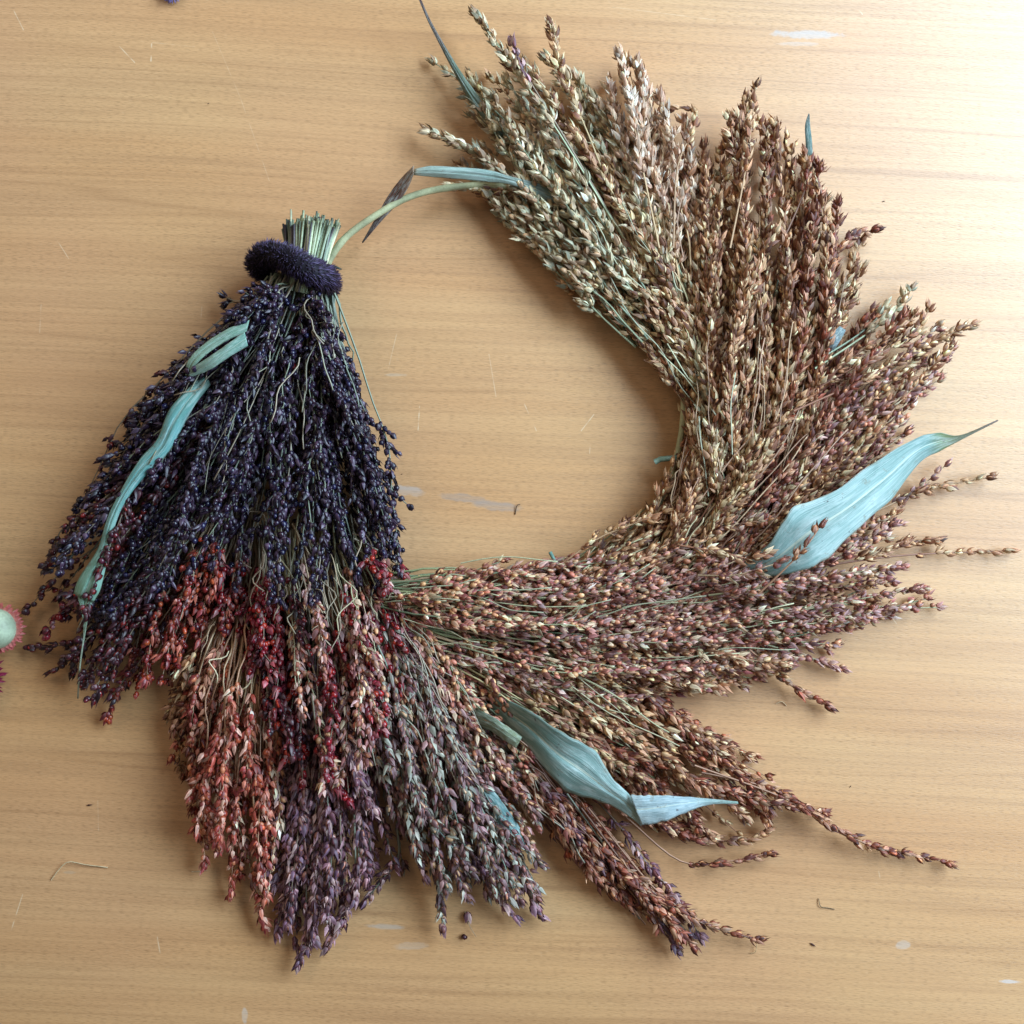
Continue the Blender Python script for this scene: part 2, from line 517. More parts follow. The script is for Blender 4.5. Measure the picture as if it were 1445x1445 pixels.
def put_spikelets(mb, org, dirs, size, pal, lod=2):
    """org (n,3), dirs (n,3), size (n,)"""
    n = len(org)
    if n == 0:
        return
    rnd = R.random(n)
    op = pal['op']
    kinds = np.where(rnd < op * 0.5, 2, np.where(rnd < op * 1.8, 1, 0))
    dirs = norm(dirs)
    a = norm(np.cross(dirs, norm(R.normal(size=(n, 3)))))
    b = np.cross(dirs, a)
    rd = pal.get('rd', 0)
    st_ = SETS[lod]
    for kd, tpl in ((0, st_[3] if rd else st_[0]), (1, st_[1]), (2, st_[2])):
        m = np.where(kinds == kd)[0]
        if len(m) == 0:
            continue
        V, T, K, G = tpl
        sl = size[m][:, None, None]
        fat = (0.72 + 0.38 * R.random(len(m)))[:, None, None]
        if rd and kd == 0:
            fat = fat * (1.0 + .35 * rd)
            sl = sl * (1 - .12 * rd)
        flat = (0.8 + 0.25 * R.random(len(m)))[:, None, None]
        W = org[m][:, None, :] + sl * (V[None, :, 0:1] * dirs[m][:, None, :] + fat * V[None, :, 1:2] * a[m][:, None, :] + fat * flat * V[None, :, 2:3] * b[m][:, None, :])
        jit = np.exp(R.normal(size=(len(m), 1)) * .27)
        sc = pal['seed'][R.integers(0, len(pal['seed']), len(m))] * jit
        gc = pal['gl'][R.integers(0, len(pal['gl']), len(m))] * np.exp(R.normal(size=(len(m), 1)) * .30)
        col = np.where(K[None, :, None] == 0, sc[:, None, :] * (0.75 + 0.45 * G[None, :, None]), gc[:, None, :] * (1.15 - 0.75 * G[None, :, None]))
        ro = np.where(K[None, :, None] == 0, pal['ro'], min(0.7, pal['ro'] + 0.16))
        ro = np.broadcast_to(ro, col.shape[:2] + (1,))
        col = np.concatenate([np.clip(col, 0, 1), ro], 2)
        TT = (T[None] + (np.arange(len(m)) * len(V))[:, None, None]).reshape(-1, 3)
        mb.add(W.reshape(-1, 3), TT, col.reshape(-1, 4))


def stalk_col(pal, k=1.0):
    return np.append(np.clip(pal['st'][R.integers(len(pal['st']))] * (0.75 + 0.5 * R.random()) * k, 0, 1), 0.5)


def grow(mb, curve, pal, ts=0.35, step=7.0, blen=11.0, lod=2, spread=0.5, sz=1.0, taper=True):
    """stalk + branchlets + spikelets along a curve of world points; step, blen in photo px"""
    step = step * (1.0, 1.08, 1.0)[lod] * (1.9 if lod == 0 else 1)
    n = len(curve)
    seg = np.linalg.norm(np.diff(curve, axis=0), axis=1)
    s = np.concatenate([[0], np.cumsum(seg)])
    L = s[-1]
    col = stalk_col(pal)
    tube(mb, curve, np.linspace(0.0007, 0.0003, n), col)
    d = norm(np.gradient(curve, axis=0))
    pos = ts * L + R.random() * step * S
    az = R.random() * 6.28
    g0, g1 = R.random(2) * 6.28
    O, D, Z = [], [], []
    while pos < L:
        t = pos / L
        rel = (t - ts) / (1 - ts)
        prof = (0.55 + 0.6 * math.sin(min(1, rel * 1.15 + 0.12) * math.pi) ** 0.7) if taper else 1.0
        i = min(np.searchsorted(s, pos), n - 1)
        i0 = max(i - 1, 0)
        f = (pos - s[i0]) / max(s[i] - s[i0], 1e-9)
        p = curve[i0] * (1 - f) + curve[i] * f
        dd = d[i]
        az += 2.4 + R.normal() * 0.5
        a = norm(np.cross(dd, np.array([0.1, 0.2, 1.0])))
        b = np.cross(a, dd)
        side = math.cos(az) * a + math.sin(az) * b
        gap = math.sin(pos / S * .16 + g0) + .6 * math.sin(pos / S * .37 + g1)
        if gap < -.75 and rel < .93:
            pos += step * S * 1.2
            continue
        lb = blen * S * prof * (0.45 + 1.15 * R.random() ** 1.4)
        ang = spread * (0.6 + 0.8 * R.random())
        dir1 = norm(dd * math.cos(ang) + side * math.sin(ang))
        end = p + dir1 * lb
        if end[2] < 0.0022:
            end[2] = 0.0022 + R.random() * 0.001
        ctrl = p + norm(dd + dir1 * 0.6) * lb * 0.55
        ctrl[2] = max(ctrl[2], 0.0018)
        tt = np.linspace(0, 1, 4)[:, None]
        if lod == 1:
            tt = np.linspace(0, 1, 3)[:, None]
        br = (1 - tt) ** 2 * p + 2 * tt * (1 - tt) * ctrl + tt * tt * end
        if lod:
            tube(mb, br, 0.00022, col * np.array([.95, .95, .95, 1]))
        m = 1 if lb < 4.5 * S else (2 if lb < 10 * S else 3)
        if R.random() < .3:
            m += 1
        for q in range(m):
            k = 1.0 - q * (0.30 + 0.1 * R.random())
            k = max(k, 0.05)
            o = (1 - k) ** 2 * p + 2 * k * (1 - k) * ctrl + k * k * end
            sd = norm(dir1 * 0.9 + dd * 0.5 + norm(R.normal(size=3)) * (0.38 if q == 0 else 0.62))
            if o[2] < 0.004 and sd[2] < 0:
                sd[2] *= -0.3
            O.append(o); D.append(sd); Z.append(GL * pal['sz'] * sz * (0.78 + 0.42 * R.random()))
        pos += step * S * (0.6 + 0.8 * R.random())
    # terminal ones
    for q in range(3):
        O.append(curve[-1] - d[-1] * q * 2.0 * S)
        D.append(d[-1] + norm(R.normal(size=3)) * 0.3 * (q + .4))
        Z.append(GL * pal['sz'] * sz * (0.8 + .3 * R.random()))
    put_spikelets(mb, np.array(O), np.array(D), np.array(Z), pal, lod)


def bez(p0, p1, p2, n=12, wig=2.0):
    t = np.linspace(0, 1, n)[:, None]
    c = (1 - t) ** 2 * p0 + 2 * t * (1 - t) * p1 + t * t * p2      # in (px, py, z)
    ph = R.random(4) * 6.28
    am = wig * R.random(2)
    env = np.sin(np.pi * t[:, 0] * 0.9)
    c[:, 0] += env * am[0] * np.sin(t[:, 0] * 9 + ph[0]) + env * 0.5 * am[0] * np.sin(t[:, 0] * 19 + ph[2])
    c[:, 1] += env * am[1] * np.sin(t[:, 0] * 8 + ph[1]) + env * 0.5 * am[1] * np.sin(t[:, 0] * 17 + ph[3])
    c[:, 2] = np.maximum(c[:, 2], 0.0018)
    return PA(c)


wreath = empty('wreath', (0.02, -0.01, 0), 'ring wreath of dried sorghum sprigs fading from straw to dark purple, lying flat', 'wreath')
W0 = np.array(wreath.location)


def wpart(mb, name, mat, parent=None, label=None, kind=None):
    o = mb.build(name, mat, None)
    if parent is None:
        parent = wreath
        o.parent = wreath
        o.matrix_parent_inverse.identity()
        o.location = -Vector(W0)
    else:
        o.parent = parent
    if label:
        o['label'] = label
    if kind:
        o['kind'] = kind
    return o


COUNT = dict(sprig=0, spike=0)


def bunch(label, base, wb, tips, n, pals, zb=(0.004, 0.02), zm=(0.012, 0.03), zt=(0.003, 0.014), fmin=0.5, bend=(0, 0), ts=(0.25, 0.5),
          step=6.5, blen=11, spread=0.5, keep=22, stems=60, extra=(), wig=3.0, lat=0.35, edge=0.35, minlen=60, spal=None, slen=(0.35, 0.8), lift=0.02):
    """one gathered bunch: a mesh of bare stalks that holds its seed sprigs as sub-parts"""
    base = np.array(base, float)
    n = int(n * .86)
    tips = np.array(tips, float)
    seg = np.linalg.norm(np.diff(tips, axis=0), axis=1)
    cum = np.concatenate([[0], np.cumsum(seg)]) / seg.sum()
    mean = np.array([np.interp(x, cum, tips[:, 0]) for x in np.linspace(0, 1, 30)]).mean(), np.array([np.interp(x, cum, tips[:, 1]) for x in np.linspace(0, 1, 30)]).mean()
    ax = np.array(mean) - base
    ax /= np.linalg.norm(ax)
    la = np.array([-ax[1], ax[0]])
    rel = (tips - base) @ la
    maxlat = np.abs(rel).max()
    bend = np.array(bend, float)

    def mk(u, f, h, tipj=6.0):
        tip = np.array([np.interp(u, cum, tips[:, 0]), np.interp(u, cum, tips[:, 1])]) + R.normal(size=2) * tipj
        d = tip - base
        l_ = (d @ la) / maxlat
        b0 = base + la * l_ * wb * 0.5 + R.normal(size=2) * wb * 0.06
        tip = b0 + (tip - b0) * f
        d = tip - b0
        c = b0 + ax * (d @ ax) * 0.5 + la * (d @ la) * lat + bend * f + la * R.normal() * 0.08 * np.linalg.norm(d)
        g = math.sqrt(max(0.08, 1 - (0.9 * l_) ** 2))
        z0 = zb[0] + (zb[1] - zb[0]) * h
        z1 = zm[0] + (zm[1] - zm[0]) * h * g
        z2 = zt[0] + (zt[1] - zt[0]) * h * g + lift * (1 - f) * h * g
        return np.array([*b0, z0]), np.array([*c, z1]), np.array([*tip, z2])

    # bare stalks
    mb = MB()
    for i in range(int(n * (0.12 if n > 300 else 0.2))):
        a, b, c = mk(R.random(), .45 + .5 * R.random(), .75 + .3 * R.random(), 14)
        pal = PAL[spal or ('purple' if callable(pals) else pals[R.integers(len(pals))])]
        cv = bez(a, b + np.array([0, 0, .003]), c, n=22, wig=wig * 3.2)
        k0 = R.integers(4, 9)
        cc = stalk_col(pal, 1.35)
        cc[:3] = np.minimum(cc[:3] * .6 + lin((196, 180, 158)) * .4, 1)
        tube(mb, cv[k0:k0 + R.integers(8, 14)], 0.00026 + .0002 * R.random(), cc)
    for i in range(stems):
        h = R.random() * .62
        p = mk(R.random(), slen[0] + (slen[1] - slen[0]) * R.random(), h)
        pal = PAL[spal or ('purple' if callable(pals) else pals[R.integers(len(pals))])]
        cv = bez(*p, n=9, wig=wig)
        tube(mb, cv, np.linspace(0.0009, 0.0004, len(cv)), stalk_col(pal))
    root = wpart(mb, 'sorghum_bunch', M_stalk, None, label)
    rest = MB()
    # sprigs: low ones first
    specs = []
    for i in range(n):
        h = R.random()
        u = (i + R.random()) / n
        f = 1.0 - (1 - fmin) * R.random() if R.random() > edge else 1.0 - 0.06 * R.random()
        specs.append((h, u, f))
    specs.sort(key=lambda s: s[0] + 0.25 * (s[2] > .94))
    for k, (h, u, f) in enumerate(specs):
        own = k >= len(specs) - int(keep * .6)
        m = MB() if own else rest
        p = mk(u, f, h, 6.0 if f > .94 else 13.0)
        if np.linalg.norm(p[2][:2] - p[0][:2]) < minlen:
            continue
        pn = pals(u, f, h) if callable(pals) else pals[min(len(pals) - 1, int((u + R.normal() * 0.07) % 1.0 * len(pals)))]
        cv = bez(*p, n=14, wig=wig * 2.0)
        grow(m, cv, PAL[pn], ts=ts[0] + (ts[1] - ts[0]) * R.random(), step=step, blen=blen, lod=(2 if own else (1 if k > len(specs) * .36 else 0)), spread=spread)
        COUNT['sprig'] += 1
        if own:
            wpart(m, 'seed_sprig', M_grain, root)
    for e in extra:
        m = MB()
        pts, pn = e[0], e[1]
        ets = e[2] if len(e) > 2 else 0.4
        est = e[3] if len(e) > 3 else step
        ebl = e[4] if len(e) > 4 else blen * 0.8
        cv = PA(catmull(pts, 16))
        grow(m, cv, PAL[pn], ts=ets, step=est, blen=ebl, spread=spread * 0.8)
        wpart(m, 'seed_sprig', M_grain, root)
    if rest.n:
        wpart(rest, 'inner_seed_sprigs', M_grain, root, kind='stuff')
    return root


# ------------------------------------------------------------------ the wreath, bunch by bunch (lowest first)
# thin reed hoop that carries it all
mb = MB()
hoop = catmull([(452, 395, .016), (468, 362, .018), (490, 333, .019), (530, 304, .018), (575, 279, .016), (625, 266, .014), (690, 262, .013),
                (770, 275, .012), (860, 330, .012), (930, 430, .013), (965, 560, .013), (935, 700, .013), (840, 820, .013), (700, 880, .013), (560, 870, .012)], 70)
hc = np.array([np.append(lin((188, 190, 150)) * (0.88 + .16 * math.sin(i * .9) + .1 * math.sin(i * 2.3)), 0.4) for i in range(70)])
tube(mb, PA(hoop), np.linspace(0.0020, 0.0017, 70) * (1 + .10 * np.exp(-((np.arange(70) % 17 - 8) / .8) ** 2)), hc, 8)
wpart(mb, 'hoop_stem', M_stalk)

bunch('straw green bunch of sprigs pointing up and left at the top', (945, 455), 95,
      [(650, 236), (612, 190), (650, 165), (668, 120), (690, 95), (735, 90), (780, 80), (820, 120), (852, 190), (872, 260)], 78,
      ['green', 'green', 'tan', 'green', 'green', 'green', 'tan'], zm=(0.008, 0.036), zt=(0.003, 0.022), fmin=0.5, ts=(0.1, 0.35), blen=11, step=5.5, keep=27, stems=60, bend=(14, -16),
      extra=[([(900, 370, .02), (790, 190, .032), (725, 95, .03), (672, 20, .022)], 'green', .5, 5, 9),
             ([(900, 370, .02), (830, 190, .03), (795, 110, .026), (779, 36, .018)], 'tan', .55, 5, 10),
             ([(900, 380, .02), (745, 205, .022), (670, 130, .012), (612, 88, .006)], 'green', .72, 9, 7),
             ([(880, 380, .02), (740, 270, .024), (670, 215, .018), (608, 186, .012)], 'green', .35, 4, 9),
             ([(900, 370, .02), (800, 200, .03), (745, 110, .03), (722, 62, .026)], 'purple', .8, 6, 7)])
bunch('inner rim of straw sprigs curving left above the ring opening', (1045, 640), 60,
      [(672, 250), (740, 275), (795, 292), (838, 318), (862, 355), (895, 395), (925, 430), (962, 480)], 66,
      ['tan', 'tan', 'tan', 'brown', 'brown', 'green', 'brown'], zm=(0.006, 0.032), zt=(0.003, 0.016), fmin=0.55, bend=(58, -62), ts=(0.1, 0.4), blen=10, step=5.5, keep=24, stems=40,
      extra=[([(960, 520, .02), (890, 340, .02), (765, 280, .014), (640, 262, .012)], 'tan', .25, 5, 7),
             ([(990, 540, .015), (930, 465, .012), (875, 415, .01), (818, 380, .008)], 'tan', .4, 5, 7),
             ([(1000, 580, .012), (950, 500, .01), (885, 438, .008), (828, 408, .006)], 'brown', .5, 6, 7)])
bunch('peach tan bunch of sprigs standing straight up at the top', (965, 440), 60,
      [(835, 235), (855, 160), (866, 90), (885, 78), (908, 110), (935, 150), (960, 170), (990, 230)], 44,
      ['tan', 'peach', 'peach', 'peach', 'peach', 'brown'], zm=(0.012, 0.034), zt=(0.006, 0.026), fmin=0.5, ts=(0.22, 0.45), blen=10, step=5.2, keep=20, stems=30, wig=4,
      extra=[([(950, 350, .03), (955, 240, .03), (975, 190, .026), (985, 160, .02), (955, 152, .018)], 'brown', .6, 8, 7),
             ([(930, 350, .03), (905, 230, .034), (890, 150, .03), (876, 80, .026)], 'peach', .35, 4.5, 9)])
bunch('pinkish brown bunch of sprigs fanned toward the upper right', (1052, 735), 115,
      [(980, 520), (975, 430), (960, 300), (1000, 200), (1030, 165), (1062, 140), (1090, 175), (1125, 205), (1148, 225), (1175, 265), (1205, 290), (1222, 325), (1205, 385), (1195, 440), (1170, 470)], 150,
      ['tan', 'green', 'brown', 'brown', 'brown', 'brown', 'redbrown', 'brown', 'brown'], zm=(0.012, 0.044), zt=(0.003, 0.03), fmin=0.42, ts=(0.05, 0.3), blen=11, step=5.5, keep=36, stems=110, bend=(2, 6),
      extra=[([(1030, 350, .04), (1050, 250, .035), (1060, 180, .03), (1066, 126, .024)], 'brown', .45, 7, 8),
             ([(1120, 400, .03), (1180, 360, .02), (1205, 330, .012), (1232, 326, .01)], 'redbrown', .5, 7, 9),
             ([(1100, 350, .03), (1135, 270, .02), (1143, 225, .012), (1152, 232, .01)], 'redbrown', .5, 8, 8)])
bunch('brown bunch of sprigs fanned to the right above the large leaf', (962, 822), 100,
      [(1010, 620), (1020, 520), (1040, 430), (1120, 430), (1180, 455), (1240, 430), (1285, 425), (1330, 470), (1345, 500), (1320, 530), (1290, 560), (1295, 595), (1290, 625), (1270, 660), (1230, 700)], 150,
      ['brown', 'brown', 'brown', 'tan', 'redbrown', 'brown', 'rosy', 'rosy', 'brown'], zm=(0.014, 0.042), zt=(0.003, 0.026), fmin=0.42, ts=(0.05, 0.3), blen=11, step=5.5, keep=34, stems=120, bend=(0, 0),
      extra=[([(1120, 580, .035), (1220, 535, .03), (1300, 490, .024), (1371, 458, .02)], 'brown', .3, 5, 9),
             ([(1150, 520, .03), (1225, 470, .02), (1262, 440, .014), (1286, 408, .01)], 'green', .45, 8, 8),
             ([(1150, 510, .03), (1200, 480, .02), (1232, 455, .014), (1250, 430, .01)], 'green', .5, 9, 7),
             ([(1130, 560, .03), (1230, 505, .03), (1290, 470, .022), (1310, 438, .018)], 'brown', .35, 6, 9),
             ([(1160, 760, .02), (1250, 715, .012), (1310, 690, .008), (1394, 674, .007)], 'brown', .45, 8, 8),
             ([(1160, 740, .02), (1240, 720, .01), (1300, 685, .008), (1335, 656, .007)], 'rosy', .5, 8, 8)])
bunch('rosy brown bunch of sprigs fanned to the right below the large leaf', (735, 895), 100,
      [(945, 800), (1000, 760), (1030, 710), (1040, 640), (1100, 690), (1180, 720), (1260, 740), (1300, 765), (1275, 800), (1300, 835), (1260, 860), (1200, 885), (1150, 925), (1100, 945), (1050, 965), (970, 970)], 170,
      ['brown', 'brown', 'brown', 'rosy', 'rosy', 'rosy', 'straw', 'rosy', 'brown', 'straw'], zm=(0.012, 0.036), zt=(0.003, 0.026), fmin=0.36, ts=(0.05, 0.34), blen=11, step=5.5, keep=40, stems=150, bend=(0, 16), spal='straw',
      extra=[([(1070, 838, .046), (1110, 800, .052), (1138, 770, .053), (1158, 742, .052)], 'redbrown', .45, 10, 5),
             ([(985, 812, .036), (1035, 812, .045), (1070, 803, .049), (1104, 792, .050)], 'rosy', .1, 6, 8),
             ([(960, 770, .036), (1020, 780, .045), (1055, 788, .048), (1082, 780, .048)], 'brown', .1, 6, 8),
             ([(1000, 840, .036), (1060, 832, .044), (1100, 822, .046), (1140, 815, .044)], 'rosy', .1, 6, 8),
             ([(1150, 800, .02), (1260, 785, .012), (1345, 780, .006), (1428, 777, .005)], 'brown', .5, 14, 6),
             ([(1150, 800, .02), (1230, 785, .014), (1280, 765, .01), (1322, 762, .007)], 'brown', .3, 6, 9),
             ([(1150, 850, .02), (1230, 855, .014), (1280, 858, .008), (1325, 857, .006)], 'rosy', .4, 8, 7),
             ([(1050, 910, .02), (1090, 945, .012), (1120, 970, .008), (1167, 995, .006)], 'redbrown', .3, 6, 7),
             ([(1050, 900, .02), (1100, 915, .012), (1150, 930, .008), (1188, 943, .006)], 'rosy', .3, 6, 8),
             ([(1150, 790, .02), (1210, 760, .014), (1250, 735, .01), (1272, 712, .008)], 'brown', .5, 8, 8)])
bunch('reddish brown bunch of sprigs pointing to the lower right corner', (690, 1035), 50,
      [(1000, 1335), (960, 1330), (915, 1295), (880, 1270), (860, 1235), (830, 1200), (812, 1160)], 42,
      ['redbrown', 'redbrown', 'redbrown', 'redbrown', 'purple'], zb=(0.004, 0.012), zm=(0.006, 0.024), zt=(0.003, 0.014), fmin=0.6, ts=(0.42, 0.6), blen=9, step=5.5, keep=18, stems=60, bend=(8, -6), slen=(.7, 1),
      extra=[([(820, 1140, .02), (900, 1240, .016), (985, 1300, .012), (1068, 1326, .008)], 'redbrown', .3, 7, 8),
             ([(800, 1120, .02), (880, 1230, .014), (930, 1300, .01), (956, 1338, .008)], 'purple', .35, 6, 8),
             ([(830, 1140, .02), (920, 1250, .014), (975, 1290, .01), (1003, 1306, .008)], 'redbrown', .5, 9, 8)])
bunch('tan to red brown bunch of sprigs ending in a long trailing sprig', (620, 905), 70,
      [(1000, 1040), (1060, 1075), (1110, 1115), (1130, 1145), (1070, 1160), (1060, 1180), (990, 1190), (930, 1165), (880, 1140)], 80,
      lambda u, f, h: ('gold' if f < .72 else ('redbrown' if R.random() < .7 else 'brown')), zm=(0.012, 0.032), zt=(0.003, 0.02), fmin=0.5, ts=(0.3, 0.55), blen=9.5, step=5.5, keep=26, stems=70, bend=(10, -22), spal='straw',
      extra=[([(980, 1080, .022), (1110, 1128, .016), (1220, 1190, .01), (1338, 1217, .006)], 'redbrown', .3, 6, 8),
             ([(990, 1090, .018), (1080, 1110, .014), (1130, 1135, .01), (1162, 1146, .008)], 'redbrown', .4, 6, 8),
             ([(880, 1150, .012), (960, 1215, .01), (1030, 1215, .008), (1085, 1204, .006)], 'redbrown', .45, 8, 8),
             ([(900, 1130, .016), (980, 1180, .01), (1050, 1185, .008), (1082, 1172, .006)], 'brown', .4, 8, 8)])
bunch('green stalked bunch with rosy sprigs sweeping right below the opening', (530, 850), 80,
      [(610, 828), (700, 845), (790, 800), (870, 790), (960, 830), (1010, 870), (1020, 905), (970, 940), (930, 965), (900, 990), (840, 1000), (760, 1000)], 130,
      ['straw', 'straw', 'rosy', 'rosy', 'straw', 'rosy', 'straw'], zb=(0.006, 0.026), zm=(0.012, 0.042), zt=(0.004, 0.036), fmin=0.4, ts=(0.12, 0.5), blen=10, step=6.5, keep=34, stems=190, spal='straw', bend=(0, 14), slen=(0.4, 0.95), lift=.012,
      extra=[([(560, 835, .02), (600, 828, .014), (660, 835, .01), (700, 845, .008)], 'tan', .1, 6, 7),
             ([(700, 865, .012), (760, 850, .01), (800, 820, .008), (860, 775, .008)], 'tan', .2, 6, 7),
             ([(900, 960, .02), (980, 965, .014), (1030, 960, .01), (1050, 968, .008)], 'rosy', .3, 7, 7)])
bunch('purple brown bunch of sprigs hanging to the bottom', (500, 840), 130,
      [(750, 1010), (745, 1090), (755, 1180), (765, 1240), (745, 1280), (700, 1265), (660, 1240), (628, 1290), (590, 1240), (545, 1225), (510, 1250), (475, 1320), (430, 1345), (398, 1290), (380, 1240)], 170,
      lambda u, f, h: (['straw', 'rosy', 'teal', 'teal', 'teal', 'purple', 'purple', 'purple'][min(7, int(u * 8))] if f > .55 else ['rosy', 'purple', 'teal', 'straw'][R.integers(4)]), zm=(0.014, 0.046), zt=(0.003, 0.028), fmin=0.4, ts=(0.08, 0.42), blen=8.5, step=5.2, keep=40, stems=120, bend=(4, 0), wig=4,
      extra=[([(480, 1150, .03), (478, 1230, .02), (445, 1300, .012), (421, 1362, .008)], 'purple', .25, 5, 8),
             ([(500, 1150, .03), (500, 1240, .02), (480, 1300, .012), (462, 1335, .008)], 'purple', .3, 5, 8),
             ([(640, 1150, .03), (700, 1200, .02), (735, 1245, .012), (760, 1290, .008)], 'purple', .3, 6, 8),
             ([(600, 1150, .03), (660, 1200, .02), (700, 1260, .012), (728, 1295, .008)], 'purple', .3, 6, 8),
             ([(600, 1130, .03), (615, 1200, .02), (622, 1260, .012), (624, 1306, .01)], 'teal', .25, 5, 7),
             ([(560, 1160, .02), (562, 1210, .012), (540, 1240, .008), (515, 1272, .006)], 'purple', .4, 6, 8),
             ([(400, 1150, .02), (405, 1230, .012), (398, 1270, .008), (390, 1318, .006)], 'purple', .3, 5, 8)])
bunch('orange pink bunch of sprigs on pale stalks at the lower left', (348, 860), 75,
      [(252, 960), (243, 1010), (252, 1070), (268, 1130), (288, 1190), (318, 1240), (345, 1240), (370, 1290), (385, 1200), (390, 1120)], 80,
      ['brown', 'redbrown', 'orange', 'orange', 'rosy', 'orange', 'redbrown'], zm=(0.02, 0.044), zt=(0.003, 0.026), fmin=0.5, ts=(0.35, 0.6), blen=8.5, step=5.4, keep=26, stems=110, spal='orange', bend=(-6, 0), slen=(.4, .85), wig=4,
      extra=[([(340, 1050, .03), (330, 1150, .02), (328, 1220, .012), (326, 1262, .008)], 'orange', .2, 5, 7),
             ([(350, 1050, .03), (362, 1180, .02), (362, 1250, .012), (374, 1306, .008)], 'orange', .3, 6, 6),
             ([(300, 1050, .03), (290, 1130, .02), (288, 1180, .012), (289, 1218, .008)], 'orange', .3, 6, 7)])
bunch('crimson bunch of glossy grains below the dark fan', (430, 740), 130,
      [(355, 930), (375, 1020), (405, 1070), (440, 1115), (485, 1120), (520, 1070), (545, 1010), (572, 970), (575, 930), (565, 880)], 130,
      ['crimson', 'crimson', 'wine', 'crimson', 'rosy', 'crimson', 'rosy', 'crimson'], zb=(.006, .018), zm=(0.014, 0.040), zt=(0.020, 0.050), fmin=0.5, ts=(0.25, 0.55), blen=11, step=6.0, keep=30, stems=80, wig=5,
      extra=[([(440, 980, .045), (450, 1050, .04), (470, 1100, .035), (492, 1130, .03)], 'crimson', .3, 6, 9)])
bunch('dark red sprigs under the lower left edge of the dark fan', (330, 650), 110,
      [(60, 905), (95, 935), (150, 1000), (185, 985), (235, 965), (270, 930), (300, 960), (345, 900)], 75,
      ['wine', 'wine', 'dred', 'dred', 'dred', 'crimson'], zb=(.01, .02), zm=(0.016, 0.036), zt=(0.003, 0.028), fmin=0.6, ts=(0.4, 0.6), blen=11, step=6.5, keep=24, stems=60, wig=5, bend=(-10, 0),
      extra=[([(130, 880, .02), (105, 905, .012), (75, 912, .008), (46, 914, .007)], 'wine', .2, 7, 8),
             ([(200, 880, .02), (185, 940, .012), (165, 975, .008), (152, 1012, .006)], 'dred', .2, 6, 8),
             ([(150, 880, .02), (115, 920, .012), (92, 935, .008), (70, 948, .006)], 'wine', .3, 8, 8)])


def darkpal(u, f, h):
    if f > .82 and .28 < u < .42:
        return 'wine' if R.random() < .5 else 'dark'
    return 'dark' if R.random() < .985 else 'wine'


bunch('dark purple fan of glossy grains gathered under the bristly band', (422, 405), 92,
      [(342, 432), (290, 480), (245, 545), (200, 590), (165, 640), (130, 700), (95, 765), (60, 825), (75, 870), (140, 880), (200, 850), (270, 815), (330, 830), (395, 860), (450, 850), (500, 850),
       (560, 815), (552, 760), (535, 700), (520, 650), (495, 600), (478, 555), (462, 505)], 330,
      darkpal, zb=(0.012, 0.034), zm=(0.016, 0.060), zt=(0.006, 0.056), fmin=0.32, ts=(0.1, 0.45), blen=11.5, step=5.6, keep=62, stems=170, spal='dark', wig=4.5, lat=0.30, edge=0.3, minlen=30, slen=(.25, .95), lift=0.01,
      extra=[([(480, 590, .03), (515, 640, .022), (540, 680, .014), (577, 714, .01)], 'dark', .3, 9, 7),
             ([(440, 470, .03), (462, 500, .022), (470, 540, .014), (486, 580, .01)], 'dark', .3, 7, 9),
             ([(470, 560, .03), (500, 600, .022), (520, 640, .014), (556, 690, .01)], 'dark', .4, 8, 8),
             ([(480, 640, .03), (520, 680, .022), (545, 730, .014), (560, 800, .01)], 'dark', .3, 8, 8),
             ([(380, 420, .024), (355, 420, .016), (335, 425, .012), (316, 419, .01)], 'dark', .8, 9, 6),
             ([(270, 560, .02), (225, 575, .014), (200, 580, .01), (184, 600, .01)], 'dark', .7, 7, 9),
             ([(140, 770, .02), (95, 800, .012), (65, 830, .008), (38, 862, .007)], 'wine', .2, 7, 8),
             ([(120, 760, .02), (90, 745, .014), (70, 790, .01), (62, 805, .008)], 'wine', .3, 7, 8),
             ([(500, 760, .03), (540, 780, .02), (558, 790, .014), (566, 822, .012)], 'dark', .2, 6, 9)])

# bare cut stalk ends above the band
mb = MB()
for i in range(300):
    u = R.random() * 2 - 1
    h = R.random()
    z = 0.012 + 0.026 * h * math.sqrt(max(.1, 1 - (.85 * u) ** 2))
    top = (440 + u * 39 + R.normal() * 1.5, 313 + 6 * abs(u) + R.normal() * 5 + (0 if R.random() > .05 else -13), z + .003)
    bot = (421 + u * 30, 412 + u * 6, z - .001)
    midp = (432 + u * 30 + R.normal(), 365, z + .001)
    cv = PA(catmull([top, midp, bot], 6))
    c = [(186, 194, 160), (150, 164, 142), (120, 132, 118), (206, 202, 168), (104, 98, 104), (170, 180, 150)][R.integers(6)]
    tube(mb, cv, 0.0004 + .0004 * R.random(), np.append(np.minimum(lin(c) * 1.35, 1), .5), 5)
wpart(mb, 'cut_stalk_ends', M_stalk, None, 'pale green ends of cut stalks above the dark band')

